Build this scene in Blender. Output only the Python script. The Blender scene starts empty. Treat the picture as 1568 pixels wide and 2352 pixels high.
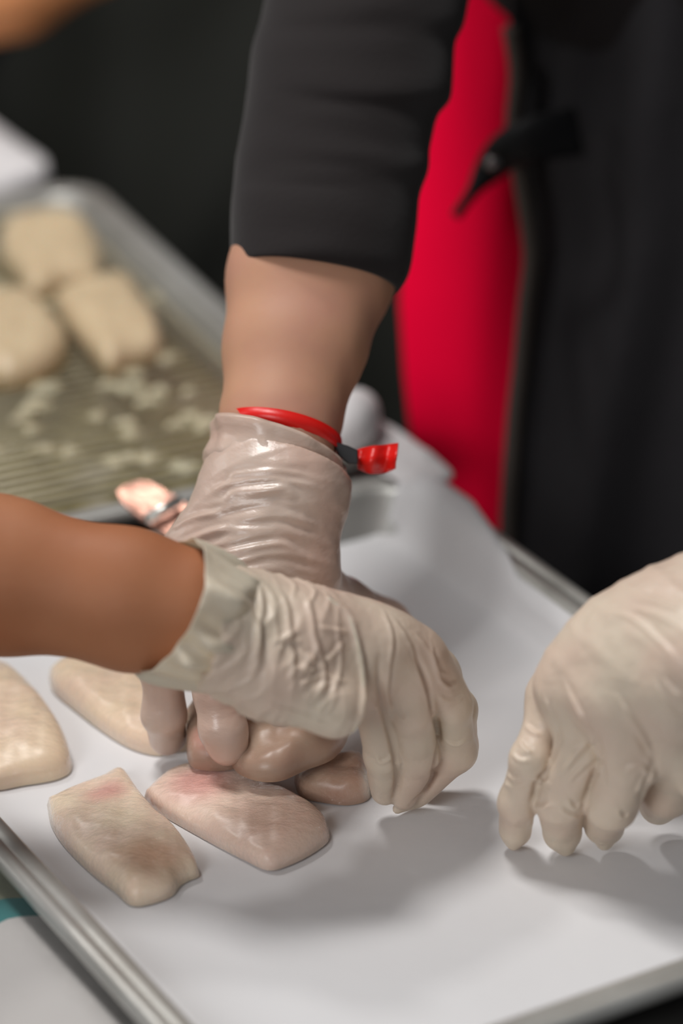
import bpy, bmesh, math, random
import numpy as np
from mathutils import Vector, Matrix, noise as mnoise
R = random.Random(7)
sc = bpy.context.scene
COL = sc.collection

# ------------------------------------------------------------------ camera
FPX, PITCH, ROLL, DIST = 7818.5, 0.44806, -0.03229, 1.65203
RIM = 0.024                                  # height of the pan rim above the table (world z=0)
fw = np.array([0, math.cos(PITCH), -math.sin(PITCH)])
r0 = np.array([1.0, 0, 0]); u0 = np.cross(r0, fw)
rt = math.cos(ROLL)*r0 + math.sin(ROLL)*u0
up = -math.sin(ROLL)*r0 + math.cos(ROLL)*u0
CP = -DIST*fw + np.array([0, 0, RIM])
cam = bpy.data.cameras.new('camera'); camo = bpy.data.objects.new('camera', cam); COL.objects.link(camo)
cam.sensor_fit = 'VERTICAL'; cam.sensor_height = 36.0; cam.lens = FPX/2352*36.0
cam.clip_start = 0.05; cam.clip_end = 50
M = Matrix(((rt[0], up[0], -fw[0], CP[0]), (rt[1], up[1], -fw[1], CP[1]), (rt[2], up[2], -fw[2], CP[2]), (0, 0, 0, 1)))
camo.matrix_world = M
cam.dof.use_dof = True; cam.dof.focus_distance = 1.425; cam.dof.aperture_fstop = 3.4
sc.camera = camo

# ------------------------------------------------------------------ world and lights
w = bpy.data.worlds.new('world'); sc.world = w; w.use_nodes = True
w.node_tree.nodes['Background'].inputs[0].default_value = (0.95, 0.96, 1.0, 1)
w.node_tree.nodes['Background'].inputs[1].default_value = 0.11

def area(name, loc, target, size, power, color=(1, 1, 1), size_y=None):
    l = bpy.data.lights.new(name, 'AREA'); l.energy = power; l.color = color; l.size = size
    if size_y: l.shape = 'RECTANGLE'; l.size_y = size_y
    o = bpy.data.objects.new(name, l); COL.objects.link(o); o.location = loc
    o.rotation_euler = (Vector(target)-Vector(loc)).to_track_quat('-Z', 'Y').to_euler(); return o
area('ceiling_lamp_light', (-0.42, 0.08, 1.95), (0.0, -0.15, 0.05), 0.46, 21.5, (1.0, 0.98, 0.96))
area('rear_glint_light', (-0.85, 0.75, 1.8), (0.0, -0.2, 0.05), 0.20, 8, (1.0, 0.985, 0.97))  # added lamp at the back, makes wet glints on the fish
area('left_side_light', (-1.9, 0.5, 1.1), (0.0, -0.1, 0.1), 0.6, 3.5, (1.0, 0.97, 0.94))  # weak secondary light from back left, catches the arms' left edges
area('front_fill_light', (-1.15, -2.2, 1.3), (0.1, 0.1, 0.1), 1.0, 23, (0.97, 0.985, 1.0))  # added fill from the camera side to brighten upright surfaces
sc.view_settings.view_transform = 'Standard'; sc.view_settings.look = 'None'
sc.view_settings.gamma = 1.0; sc.view_settings.use_curve_mapping = False
sc.view_settings.exposure = 0.0
sc.cycles.use_denoising = True
sc.cycles.max_bounces = 8

# ------------------------------------------------------------------ helpers
def J(px, py, z):                            # photograph pixel -> point at world height z
    d = fw + rt*(px-784)/FPX + up*(1176-py)/FPX
    return CP + d*((z-CP[2])/d[2])
def W(px, py, t):                            # photograph pixel -> point at depth t
    d = fw + rt*(px-784)/FPX + up*(1176-py)/FPX
    return CP + d*t
YAW = -1.07763
LX = np.array([math.cos(YAW), math.sin(YAW), 0]); SX = np.array([-math.sin(YAW), math.cos(YAW), 0])
PC = np.array([-0.00308, -0.22521, 0.0])
def PL(a, b, z=0.0): return PC + LX*a + SX*b + np.array([0, 0, z])
def depth(p): return float((np.asarray(p)-CP)@fw)
def inpan(p):
    d = np.asarray(p)-PC; return d@LX, d@SX

def tag(o, label=None, cat=None, group=None, kind=None):
    if label: o['label'] = label
    if cat: o['category'] = cat
    if group: o['group'] = group
    if kind: o['kind'] = kind
    return o
def empty(name, loc, label, cat, group=None):
    o = bpy.data.objects.new(name, None); COL.objects.link(o); o.location = tuple(loc); o.empty_display_size = 0.05
    return tag(o, label, cat, group)
def obj(name, verts, faces, mat, parent=None, smooth=True, offset=None):
    me = bpy.data.meshes.new(name); me.from_pydata([tuple(map(float, v)) for v in verts], [], [tuple(map(int, f)) for f in faces]); me.update()
    if smooth: me.polygons.foreach_set('use_smooth', [True]*len(me.polygons))
    if mat: me.materials.append(mat)
    o = bpy.data.objects.new(name, me); COL.objects.link(o)
    if parent is not None:
        o.parent = parent
        o.matrix_parent_inverse = Matrix.Translation(-parent.location) if parent.parent is None else (parent_world(parent)).inverted()
    return o
def parent_world(o):
    bpy.context.view_layer.update(); return o.matrix_world.copy()
def obj_np(name, V, Q, mat, parent=None):
    me = bpy.data.meshes.new(name)
    me.vertices.add(len(V)); me.vertices.foreach_set('co', V.astype(np.float32).ravel())
    me.loops.add(Q.size); me.loops.foreach_set('vertex_index', Q.astype(np.int32).ravel())
    me.polygons.add(len(Q)); me.polygons.foreach_set('loop_start', np.arange(0, Q.size, Q.shape[1], dtype=np.int32))
    me.polygons.foreach_set('loop_total', np.full(len(Q), Q.shape[1], np.int32))
    me.polygons.foreach_set('use_smooth', np.ones(len(Q), bool))
    me.update(); me.validate()
    if mat: me.materials.append(mat)
    o = bpy.data.objects.new(name, me); COL.objects.link(o)
    if parent is not None:
        o.parent = parent; o.matrix_parent_inverse = Matrix.Translation(-parent.location)
    return o
def bevel_mod(o, wd=0.002, seg=2):
    m = o.modifiers.new('b', 'BEVEL'); m.width = wd; m.segments = seg; m.limit_method = 'ANGLE'; return o
def solid(o, t, off=0.0):
    m = o.modifiers.new('s', 'SOLIDIFY'); m.thickness = t; m.offset = off; return o
def box(c0, c1):
    x0, y0, z0 = c0; x1, y1, z1 = c1
    v = [(x0,y0,z0),(x1,y0,z0),(x1,y1,z0),(x0,y1,z0),(x0,y0,z1),(x1,y0,z1),(x1,y1,z1),(x0,y1,z1)]
    return v, [(3,2,1,0),(4,5,6,7),(0,1,5,4),(1,2,6,5),(2,3,7,6),(3,0,4,7)]
def loft(rings, closed=True, cap=False):
    n = len(rings[0]); V = [p for r in rings for p in r]; F = []
    for i in range(len(rings)-1):
        for j in range(n if closed else n-1):
            k = (j+1) % n; F.append((i*n+j, i*n+k, (i+1)*n+k, (i+1)*n+j))
    if cap: F.append(tuple(range(n))[::-1]); F.append(tuple(range((len(rings)-1)*n, len(rings)*n)))
    return V, F
def tube(pts, rad, n=8, cap=True):
    pts = [Vector(p) for p in pts]; rings = []
    nrm = None
    for i, p in enumerate(pts):
        t = (pts[min(i+1, len(pts)-1)]-pts[max(i-1, 0)]).normalized()
        if nrm is None: nrm = t.orthogonal().normalized()
        nrm = (nrm - t*nrm.dot(t)).normalized(); b = t.cross(nrm)
        r = rad[i] if hasattr(rad, '__len__') else rad
        rings.append([p + nrm*r*math.cos(2*math.pi*j/n) + b*r*math.sin(2*math.pi*j/n) for j in range(n)])
    return loft(rings, True, cap)
def cr(pts, n):                              # catmull-rom resample
    P = np.array(pts, float); P = np.vstack([2*P[0]-P[1], P, 2*P[-1]-P[-2]]); out = []
    m = len(P)-3
    for i in range(n):
        t = i/(n-1)*m; k = min(int(t), m-1); t -= k
        a, b, c, d = P[k:k+4]
        out.append(0.5*((2*b)+(-a+c)*t+(2*a-5*b+4*c-d)*t*t+(-a+3*b-3*c+d)*t**3))
    return np.array(out)

# ------------------------------------------------------------------ materials
def mat(name, base, rough=0.5, metal=0.0, spec=0.5, sss=0.0, ssc=None, sssr=0.01, coat=0.0, coat_rough=0.1, var=None, var_scale=30, var_detail=4, bump=None, sheen=0.0, trans=0.0):
    m = bpy.data.materials.new(name); m.use_nodes = True; nt = m.node_tree; b = nt.nodes['Principled BSDF']
    b.inputs['Base Color'].default_value = (*base, 1); b.inputs['Roughness'].default_value = rough
    b.inputs['Metallic'].default_value = metal; b.inputs['Specular IOR Level'].default_value = spec
    if sss:
        b.inputs['Subsurface Weight'].default_value = sss; b.inputs['Subsurface Radius'].default_value = ssc or (1, .5, .3)
        b.inputs['Subsurface Scale'].default_value = sssr
    if coat: b.inputs['Coat Weight'].default_value = coat; b.inputs['Coat Roughness'].default_value = coat_rough
    if sheen: b.inputs['Sheen Weight'].default_value = sheen; b.inputs['Sheen Roughness'].default_value = 0.5
    if trans: b.inputs['Transmission Weight'].default_value = trans
    tc = nt.nodes.new('ShaderNodeTexCoord'); m['_'] = 1
    last = None
    if var:
        n = nt.nodes.new('ShaderNodeTexNoise'); n.inputs['Scale'].default_value = var_scale; n.inputs['Detail'].default_value = var_detail
        nt.links.new(tc.outputs['Object'], n.inputs['Vector'])
        rp = nt.nodes.new('ShaderNodeValToRGB'); rp.color_ramp.elements[0].position = 0.35; rp.color_ramp.elements[1].position = 0.65
        rp.color_ramp.elements[0].color = (*base, 1); rp.color_ramp.elements[1].color = (*var, 1)
        nt.links.new(n.outputs['Fac'], rp.inputs[0]); nt.links.new(rp.outputs[0], b.inputs['Base Color']); last = rp
    if bump:                                 # list of (kind, scale vector, strength, distance)
        prev = None
        for kind, scl, st, dist in bump:
            mp = nt.nodes.new('ShaderNodeMapping'); mp.inputs['Scale'].default_value = scl if hasattr(scl, '__len__') else (scl,)*3
            nt.links.new(tc.outputs['Object'], mp.inputs['Vector'])
            if kind == 'wave':
                t = nt.nodes.new('ShaderNodeTexWave'); t.inputs['Scale'].default_value = 1; t.inputs['Distortion'].default_value = 3
            elif kind == 'voronoi':
                t = nt.nodes.new('ShaderNodeTexVoronoi'); t.inputs['Scale'].default_value = 1
            else:
                t = nt.nodes.new('ShaderNodeTexNoise'); t.inputs['Scale'].default_value = 1; t.inputs['Detail'].default_value = 5
            nt.links.new(mp.outputs[0], t.inputs['Vector'])
            bp = nt.nodes.new('ShaderNodeBump'); bp.inputs['Strength'].default_value = st; bp.inputs['Distance'].default_value = dist
            nt.links.new(t.outputs[0], bp.inputs['Height'])
            if prev: nt.links.new(prev.outputs[0], bp.inputs['Normal'])
            prev = bp
        nt.links.new(prev.outputs[0], b.inputs['Normal'])
    return m
def srgb(r, g, b):
    f = lambda c: (c/255/12.92 if c/255 <= .04045 else ((c/255+.055)/1.055)**2.4)
    return (f(r), f(g), f(b))

m_alu = mat('aluminium', srgb(200, 200, 196), 0.42, 0.65, bump=[('noise', (60, 60, 60), 0.08, 0.002), ('noise', 900, 0.12, 0.0004)], var=srgb(176, 174, 168), var_scale=14)
m_paper = mat('parchment', srgb(222, 221, 222), 0.62, spec=0.3, bump=[('noise', 9, 0.25, 0.01), ('noise', 1500, 0.15, 0.0002)])
m_paper2 = mat('towel_paper', srgb(226, 222, 222), 0.8, spec=0.2, bump=[('noise', 60, 0.3, 0.004)])
m_table = mat('table_top', srgb(44, 43, 42), 0.45, spec=0.4, bump=[('noise', 40, 0.1, 0.002)], var=srgb(60, 58, 56), var_scale=12)
m_glove = mat('latex_glove', srgb(218, 202, 182), 0.42, spec=0.45, sss=0.25, ssc=(1, .7, .5), sssr=0.004, var=srgb(214, 190, 172), var_scale=26, var_detail=2,
              bump=[('noise', (130, 130, 130), 0.42, 0.0018), ('noise', (420, 420, 420), 0.22, 0.0006)])
m_gloveA = mat('latex_glove_tight', srgb(206, 186, 172), 0.30, spec=0.6, sss=0.25, ssc=(1, .6, .4), sssr=0.004, var=srgb(208, 176, 160), var_scale=22, var_detail=2,
              bump=[('noise', (120, 120, 260), 0.30, 0.0015)])
m_cuff = mat('latex_cuff', srgb(216, 202, 180), 0.45, spec=0.4, sss=0.3, ssc=(1, .8, .6), sssr=0.003, bump=[('noise', 130, 0.35, 0.0015)])
m_skin = mat('skin_brown', srgb(176, 118, 84), 0.6, spec=0.25, sss=0.2, ssc=(1, .35, .2), sssr=0.006, var=srgb(164, 104, 70), var_scale=18, bump=[('noise', 700, 0.15, 0.0004)])
m_skinA = mat('skin_light', srgb(196, 148, 118), 0.55, spec=0.3, sss=0.25, ssc=(1, .35, .2), sssr=0.006, var=srgb(190, 140, 118), var_scale=26, bump=[('noise', 300, 0.12, 0.0006)])
m_skinD = mat('skin_warm', srgb(222, 150, 100), .6, spec=.25, sss=.2, ssc=(1, .35, .2), sssr=.006)
m_black = mat('black_knit', srgb(40, 36, 36), 0.9, spec=0.12, sheen=0.12, bump=[('noise', 400, 0.2, 0.001)])
m_apron = mat('black_apron_cloth', srgb(52, 50, 52), 0.9, spec=0.1, sheen=0.08, bump=[('noise', 25, 0.3, 0.01)])
m_apron2 = mat('dark_green_cloth', srgb(40, 41, 37), 0.9, spec=0.1, sheen=0.08, bump=[('noise', 12, 0.3, 0.01)])
m_red = mat('red_cloth', srgb(255, 0, 58), 0.85, spec=0.08, bump=[('noise', 300, 0.1, 0.001)])
m_band = mat('red_ribbon', srgb(226, 28, 22), 0.35, spec=0.5, bump=[('noise', 900, 0.1, 0.0003)])
m_strap = mat('black_webbing', srgb(26, 26, 28), 0.6, spec=0.3)
m_plastic = mat('black_plastic', srgb(40, 40, 42), 0.35)
m_steel = mat('steel_warm_reflection', srgb(176, 132, 116), 0.36, 0.85, bump=[('noise', 70, 0.5, 0.004)])  # peach base colour stands in for warm reflections on the blade
m_rivet = mat('rivet_steel', srgb(170, 165, 165), 0.3, 1.0)
m_wire = mat('rack_wire', srgb(196, 188, 165), 0.45, 0.5)
m_wall = mat('dark_wall', srgb(46, 46, 44), 0.9, spec=0.1, bump=[('noise', 8, 0.2, 0.01)])
m_floor = mat('dark_floor', srgb(58, 56, 54), 0.7, bump=[('noise', 8, 0.2, 0.01)])
m_denim = mat('dark_trousers', srgb(34, 34, 38), 0.9, spec=0.1)

def oily():                                  # pan floor under the rack: batter and oil patches, darkest tone also painting shadow
    m = mat('oily_pan', srgb(150, 140, 100), 0.35, 0.3, bump=[('noise', 60, 0.5, 0.004)]); nt = m.node_tree
    b = nt.nodes['Principled BSDF']; tc = [n for n in nt.nodes if n.type == 'TEX_COORD'][0]
    n = nt.nodes.new('ShaderNodeTexNoise'); n.inputs['Scale'].default_value = 34; n.inputs['Detail'].default_value = 3
    rp = nt.nodes.new('ShaderNodeValToRGB'); e = rp.color_ramp.elements
    e[0].position = .36; e[0].color = (*srgb(136, 124, 84), 1); e[1].position = .68; e[1].color = (*srgb(226, 218, 196), 1)
    k = rp.color_ramp.elements.new(.52); k.color = (*srgb(176, 165, 116), 1)
    nt.links.new(tc.outputs['Object'], n.inputs['Vector']); nt.links.new(n.outputs['Fac'], rp.inputs[0]); nt.links.new(rp.outputs[0], b.inputs['Base Color'])
    return m
m_oily = oily()
def fishmat(name, base, c2, spots, glint=1.0):
    """raw fish: beige flesh with pink patches at real places (object space), wet broken sheen"""
    m = bpy.data.materials.new(name); m.use_nodes = True; nt = m.node_tree; b = nt.nodes['Principled BSDF']; L = nt.links.new
    tc = nt.nodes.new('ShaderNodeTexCoord')
    n = nt.nodes.new('ShaderNodeTexNoise'); n.inputs['Scale'].default_value = 45; n.inputs['Detail'].default_value = 3
    L(tc.outputs['Object'], n.inputs['Vector'])
    rp = nt.nodes.new('ShaderNodeValToRGB'); rp.color_ramp.elements[0].position = .35; rp.color_ramp.elements[1].position = .68
    rp.color_ramp.elements[0].color = (*base, 1); rp.color_ramp.elements[1].color = (*c2, 1)
    L(n.outputs['Fac'], rp.inputs[0]); cur = rp.outputs[0]
    for (p, rad, col, st) in spots:
        vm = nt.nodes.new('ShaderNodeVectorMath'); vm.operation = 'DISTANCE'; vm.inputs[1].default_value = tuple(map(float, p))
        L(tc.outputs['Object'], vm.inputs[0])
        mr = nt.nodes.new('ShaderNodeMapRange'); mr.inputs['From Min'].default_value = rad; mr.inputs['From Max'].default_value = rad*.25
        mr.inputs['To Max'].default_value = st; mr.interpolation_type = 'SMOOTHSTEP'; L(vm.outputs['Value'], mr.inputs['Value'])
        mx = nt.nodes.new('ShaderNodeMix'); mx.data_type = 'RGBA'; L(mr.outputs[0], mx.inputs['Factor']); L(cur, mx.inputs['A']); mx.inputs['B'].default_value = (*col, 1)
        cur = mx.outputs['Result']
    L(cur, b.inputs['Base Color'])
    b.inputs['Roughness'].default_value = .36; b.inputs['Specular IOR Level'].default_value = .45
    b.inputs['Subsurface Weight'].default_value = .3; b.inputs['Subsurface Radius'].default_value = (1, .55, .4); b.inputs['Subsurface Scale'].default_value = .006
    b.inputs['Coat Weight'].default_value = 1.0*glint; b.inputs['Coat Roughness'].default_value = .07; b.inputs['Coat IOR'].default_value = 1.7
    mp = nt.nodes.new('ShaderNodeMapping'); mp.inputs['Scale'].default_value = (210, 300, 240); mp.inputs['Rotation'].default_value = (0, 0, .3)
    n2 = nt.nodes.new('ShaderNodeTexNoise'); n2.inputs['Scale'].default_value = 1; n2.inputs['Detail'].default_value = 4; n2.inputs['Roughness'].default_value = .58
    L(tc.outputs['Object'], mp.inputs['Vector']); L(mp.outputs[0], n2.inputs['Vector'])
    bp = nt.nodes.new('ShaderNodeBump'); bp.inputs['Strength'].default_value = 1.0; bp.inputs['Distance'].default_value = .0060
    L(n2.outputs['Fac'], bp.inputs['Height']); L(bp.outputs[0], b.inputs['Coat Normal'])
    b2 = nt.nodes.new('ShaderNodeBump'); b2.inputs['Strength'].default_value = .06; b2.inputs['Distance'].default_value = .0010
    L(n2.outputs['Fac'], b2.inputs['Height']); L(b2.outputs[0], b.inputs['Normal'])
    return m

# ------------------------------------------------------------------ SDF modelling
f32 = np.float32
def seg(a, b, ra, rb):
    a = np.asarray(a, f32); b = np.asarray(b, f32); ba = b-a; l2 = f32(ba@ba)+f32(1e-12)
    def f(P):
        pa = P-a; h = np.clip((pa@ba)/l2, 0, 1); q = pa-h[:, None]*ba
        return np.sqrt((q*q).sum(1))-(ra+(rb-ra)*h)
    return f
def smin(a, b, k):
    if k <= 0: return np.minimum(a, b)
    h = np.maximum(k-np.abs(a-b), 0)/k
    return np.minimum(a, b)-h*h*k*.25
def union(fs, k):
    def f(P):
        d = fs[0](P)
        for g in fs[1:]: d = smin(d, g(P), k)
        return d
    return f
def chain(pts, rad, k=0.004):
    return union([seg(pts[i], pts[i+1], rad[i], rad[i+1]) for i in range(len(pts)-1)], k)
def slab(pts, rad, wv, k=0.01):              # flat-section limb: two parallel chains
    """pts, rad, half spreads wv (vectors)"""
    A = [np.asarray(p)+np.asarray(v) for p, v in zip(pts, wv)]; B = [np.asarray(p)-np.asarray(v) for p, v in zip(pts, wv)]
    return union([chain(A, rad, k), chain(B, rad, k), chain(pts, rad, k)], k)
def mesh_sdf(f, lo, hi, h):
    lo = np.asarray(lo, f32); hi = np.asarray(hi, f32); B = 8
    nb = np.ceil((hi-lo)/(h*B)).astype(int); n = nb*B
    cz = np.stack(np.meshgrid(*[np.arange(k) for k in nb], indexing='ij'), -1).reshape(-1, 3)
    cc = lo+(cz+0.5)*B*h
    dc = f(cc.astype(f32))
    D = np.empty(tuple(n), f32)
    sg = np.where(dc < 0, -1, 1).astype(f32).reshape(tuple(nb))
    D[:] = np.repeat(np.repeat(np.repeat(sg, B, 0), B, 1), B, 2)
    near = np.abs(dc) < B*h*1.15
    off = np.stack(np.meshgrid(*[np.arange(B)]*3, indexing='ij'), -1).reshape(-1, 3)
    for i in range(0, near.sum(), 2000):
        c = cz[near][i:i+2000]
        idx = (c[:, None, :]*B+off[None]).reshape(-1, 3)
        v = f((lo+idx*f32(h)).astype(f32))
        D[idx[:, 0], idx[:, 1], idx[:, 2]] = v
    # surface nets
    s = D < 0
    cs = [s[i:n[0]-1+i, j:n[1]-1+j, k:n[2]-1+k] for i in (0, 1) for j in (0, 1) for k in (0, 1)]
    cnt = sum(c.astype(np.int8) for c in cs); act = (cnt > 0) & (cnt < 8)
    ci = np.argwhere(act); idmap = -np.ones(act.shape, np.int64); idmap[act] = np.arange(len(ci))
    acc = np.zeros((len(ci), 3)); num = np.zeros(len(ci))
    E = [(a, b) for a in range(8) for b in range(a+1, 8) if bin(a ^ b).count('1') == 1]
    O = np.array([(i, j, k) for i in (0, 1) for j in (0, 1) for k in (0, 1)])
    val = np.stack([D[ci[:, 0]+o[0], ci[:, 1]+o[1], ci[:, 2]+o[2]] for o in O], 1)
    for a, b in E:
        va, vb = val[:, a], val[:, b]; x = (va < 0) != (vb < 0)
        t = np.where(x, va/np.where(x, va-vb, 1), 0)[:, None]
        acc += np.where(x[:, None], O[a]+(O[b]-O[a])*t, 0); num += x
    V = lo+(ci+acc/num[:, None])*h
    Q = []
    for ax in range(3):
        sl0 = [slice(None)]*3; sl1 = [slice(None)]*3; sl0[ax] = slice(0, -1); sl1[ax] = slice(1, None)
        a, b = s[tuple(sl0)], s[tuple(sl1)]
        e = np.argwhere(a != b); o1, o2 = [(1, 2), (2, 0), (0, 1)][ax]
        ok = (e[:, o1] > 0) & (e[:, o2] > 0) & (e[:, o1] < n[o1]-1) & (e[:, o2] < n[o2]-1); e = e[ok]
        ins = a[e[:, 0], e[:, 1], e[:, 2]]
        d1 = np.zeros(3, int); d1[o1] = 1; d2 = np.zeros(3, int); d2[o2] = 1
        g = lambda q: idmap[q[:, 0], q[:, 1], q[:, 2]]
        q = np.stack([g(e-d1-d2), g(e-d2), g(e), g(e-d1)], 1)
        q[~ins] = q[~ins][:, ::-1]; Q.append(q)
    Q = np.concatenate(Q); Q = Q[(Q >= 0).all(1)]
    return V, Q
def grad(f, V, e=0.0008):
    P = V.astype(f32); N = np.zeros_like(P)
    for k in range(3):
        d = np.zeros(3, f32); d[k] = e; N[:, k] = f(P+d)-f(P-d)
    return N/np.maximum(np.linalg.norm(N, axis=1, keepdims=True), 1e-9)
def trace(f, px, py):
    d = fw+rt*(px-784)/FPX+up*(1176-py)/FPX; d = d/np.linalg.norm(d); t = 1.1
    for i in range(90):
        v = float(f((CP+d*t)[None].astype(f32))[0])
        if v < 2e-4: return CP+d*t
        t += max(v*.9, 1e-4)
        if t > 2.6: return None
    return CP+d*t
def folds(f, V, N, curves):
    """curves: (pixel polyline, amplitude, width, valley). Each is laid on the surface in 3-D first."""
    disp = np.zeros(len(V))
    for c, amp, wd, val in curves:
        S = [trace(f, x, y) for x, y in cr(c, max(6, 5*len(c)))]
        S = np.array([s for s in S if s is not None])
        if len(S) < 2: continue
        lo, hi = S.min(0)-4*wd, S.max(0)+4*wd
        k = np.where(((V > lo) & (V < hi)).all(1))[0]
        if not len(k): continue
        P = V[k]; best = np.full(len(k), 9.); tt = np.zeros(len(k)); side = np.zeros(len(k))
        for i in range(len(S)-1):
            ba = S[i+1]-S[i]; L2 = ba@ba+1e-12
            if L2 > .015**2: continue
            h = np.clip(((P-S[i])@ba)/L2, 0, 1); q = P-S[i]-h[:, None]*ba; d = np.sqrt((q*q).sum(1))
            sd = np.sign((np.cross(ba, q)*N[k]).sum(1))
            u = d < best; best[u] = d[u]; tt[u] = ((i+h)/(len(S)-1))[u]; side[u] = sd[u]
        fade = np.clip(np.minimum(tt, 1-tt)*6, 0.15, 1)
        prof = np.exp(-(best/wd)**2)
        if val: prof -= val*np.exp(-((best*side-1.7*wd)/(1.1*wd))**2)
        disp[k] += amp*prof*fade
    return disp
def ridge(P, d, wl, warp, ph=0, sharp=2.0):
    """sharp crests perpendicular to d, spacing wl"""
    d = np.asarray(d, float); d = d/np.linalg.norm(d)
    s = P@d
    q = s/wl*2*np.pi+ph+warp*np.sin(P[:, 0]*70+ph)+warp*np.sin(P[:, 1]*83+1.3*ph)+warp*np.sin(P[:, 2]*61+2.1*ph)
    return (0.5+0.5*np.sin(q))**sharp
def vnoise(P, s, ph=0.0):
    a = P*s+ph
    return (np.sin(a[:, 0]+1.7*np.sin(a[:, 1]*1.3+ph))+np.sin(a[:, 1]*1.1+1.9*np.sin(a[:, 2]*1.2))+np.sin(a[:, 2]*.9+1.6*np.sin(a[:, 0]*1.4)))/3

# ------------------------------------------------------------------ setting
v, f = box((-3.0, -2.6, -0.92), (3.0, 3.0, -0.90)); tag(obj('floor', v, f, m_floor, smooth=False), kind='structure')
v, f = box((-3.0, 2.2, -0.90), (3.0, 2.3, 2.6)); tag(obj('wall_back', v, f, m_wall, smooth=False), kind='structure')

# table: thick dark top whose far edge runs just behind the pans, four legs
tbl = empty('prep_table', PL(-.15, -.25, -0.9), 'long dark prep table carrying the two metal sheet pans', 'table')
def panbox(a0, a1, b0, b1, z0, z1, skew=0.0):
    c = [(a0, b0), (a1, b0), (a1, b1), (a0, b1+skew)]
    vv = [PL(a, b, z0) for a, b in c]+[PL(a, b, z1) for a, b in c]
    return vv, [(3,2,1,0),(4,5,6,7),(0,1,5,4),(1,2,6,5),(2,3,7,6),(3,0,4,7)]
v, f = panbox(-1.35, .75, -.62, .1665, -0.035, 0.0, .0); bevel_mod(obj('table_top', v, f, m_table, tbl, False), .003)
for a, b in ((-1.28, -.56), (.68, -.56), (.68, .10), (-1.28, .10)):
    v, f = panbox(a-.025, a+.025, b-.025, b+.025, -.90, -.036); obj('leg', v, f, m_rivet, tbl, False)

# sheet pans: lofted rounded rectangle with sloping wall and rolled rim bead
def sheet_pan(name, a0, b0, phi, label, floor_mat=None):
    root = empty(name, PL(a0, b0, 0.0), label, 'sheet pan')
    c, s = math.cos(phi), math.sin(phi)
    def pt(x, y, z): return PL(a0+x*c-y*s, b0+x*s+y*c, z)
    def ringpts(hx, hy, r, z, n=8):
        o = []
        for cx, cy, a in ((hx-r, hy-r, 0), (-hx+r, hy-r, 90), (-hx+r, -hy+r, 180), (hx-r, -hy+r, 270)):
            for i in range(n+1):
                t = math.radians(a+90*i/n); o.append((cx+r*math.cos(t), cy+r*math.sin(t), z))
        return o
    # base and sloping wall, both skins
    prof = [(0.0, .0012), (.196, .0012), (.2005, .0016), (.2035, .0034), (.2050, .006), (.2112, .0205), (.2124, .0224), (.2138, .0236), (.2190, .0236), (.2200, .0230)]
    rin = [ringpts(max(h, .002), max(h-.0635, .0008), .020 if h > .1 else .0008, z) for h, z in prof]
    rout = [ringpts(max(h, .002)+.0007, max(h-.0635, .0008)+.0007, .021 if h > .1 else .0008, max(z-.0011, 0.0003)) for h, z in prof][::-1]
    V, F = loft([[pt(*q) for q in r] for r in rin+rout], True)
    n = len(rin[0]); F.append(tuple(range(n))[::-1]); F.append(tuple(range((len(rin+rout)-1)*n, len(rin+rout)*n)))
    obj('pan_body', V, F, m_alu, root)
    # rolled bead
    bead = []
    for t in range(11):
        an = math.radians(150-t*30); bead.append((.2234+.0046*math.cos(an), .0206+.0042*math.sin(an)))
    V, F = loft([[pt(*q) for q in ringpts(h, h-.0635, .030, z)] for h, z in bead+[bead[0]]], True)
    o = obj('rim_bead', V, F, m_alu, root)
    if floor_mat:
        rr = [ringpts(h, h-.0635, .018, .0022) for h in (.201, .1)]
        V, F = loft([[pt(*q) for q in r] for r in rr], True); F.append(tuple(range(n, 2*n)))
        o = obj('oil_film', V, F, floor_mat, root); o['label'] = 'yellowish oily batter film on the pan floor'
    return root, pt
pan1, pt1 = sheet_pan('sheet_pan', 0, 0, 0, 'aluminium sheet pan lined with white parchment, nearest to the viewer')
pan2, pt2 = sheet_pan('sheet_pan', -.482, .023, math.radians(-5.5), 'aluminium sheet pan holding the wire rack, behind the parchment pan', m_oily)

# parchment liner: inside the pan, climbing over the far corner, cut away at the back corner
def parchment():
    na, nb = 90, 70; V = []; F = []
    for i in range(na+1):
        for j in range(nb+1):
            u, q = i/na, j/nb
            b = -.1385+q*(.1385+.1475+.0170*min(1, max(0, (.27-u)/.14)))
            # back edge: lies on the pan floor, then slants away from the back right corner
            aback = -.2015 if b < .1415 else -.2015-.020*min(1, (b-.1415)/.02)
            a = aback+u*(.205-aback)
            hp = max(abs(a), abs(b)+.0635, .1)
            corner = max(0, abs(a)-.190)**2+max(0, abs(b)-.1265)**2
            if abs(a) > .190 and abs(b) > .1265: hp = .190+math.sqrt(corner)
            z = float(np.interp(hp, [.196, .2005, .2035, .2050, .2112, .2142, .2195, .2260, .24], [.0012, .0016, .0034, .006, .0205, .0242, .0250, .0256, .020]))+.0016
            z += .0005*math.sin(a*31+b*12)*math.sin(b*27)
            if a < -.10 and b > .135: z += .002*min(1, (-.10-a)/.03)*min(1, (b-.135)/.02)
            V.append(PL(a, b, z))
    for i in range(na):
        for j in range(nb):
            k = i*(nb+1)+j; F.append((k, k+nb+1, k+nb+2, k+1))
    o = obj('parchment_sheet', V, F, m_paper); solid(o, .0004, 1)
    return tag(o, 'white parchment paper sheet lining the front sheet pan under the fish', 'parchment')
parchment()

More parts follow.
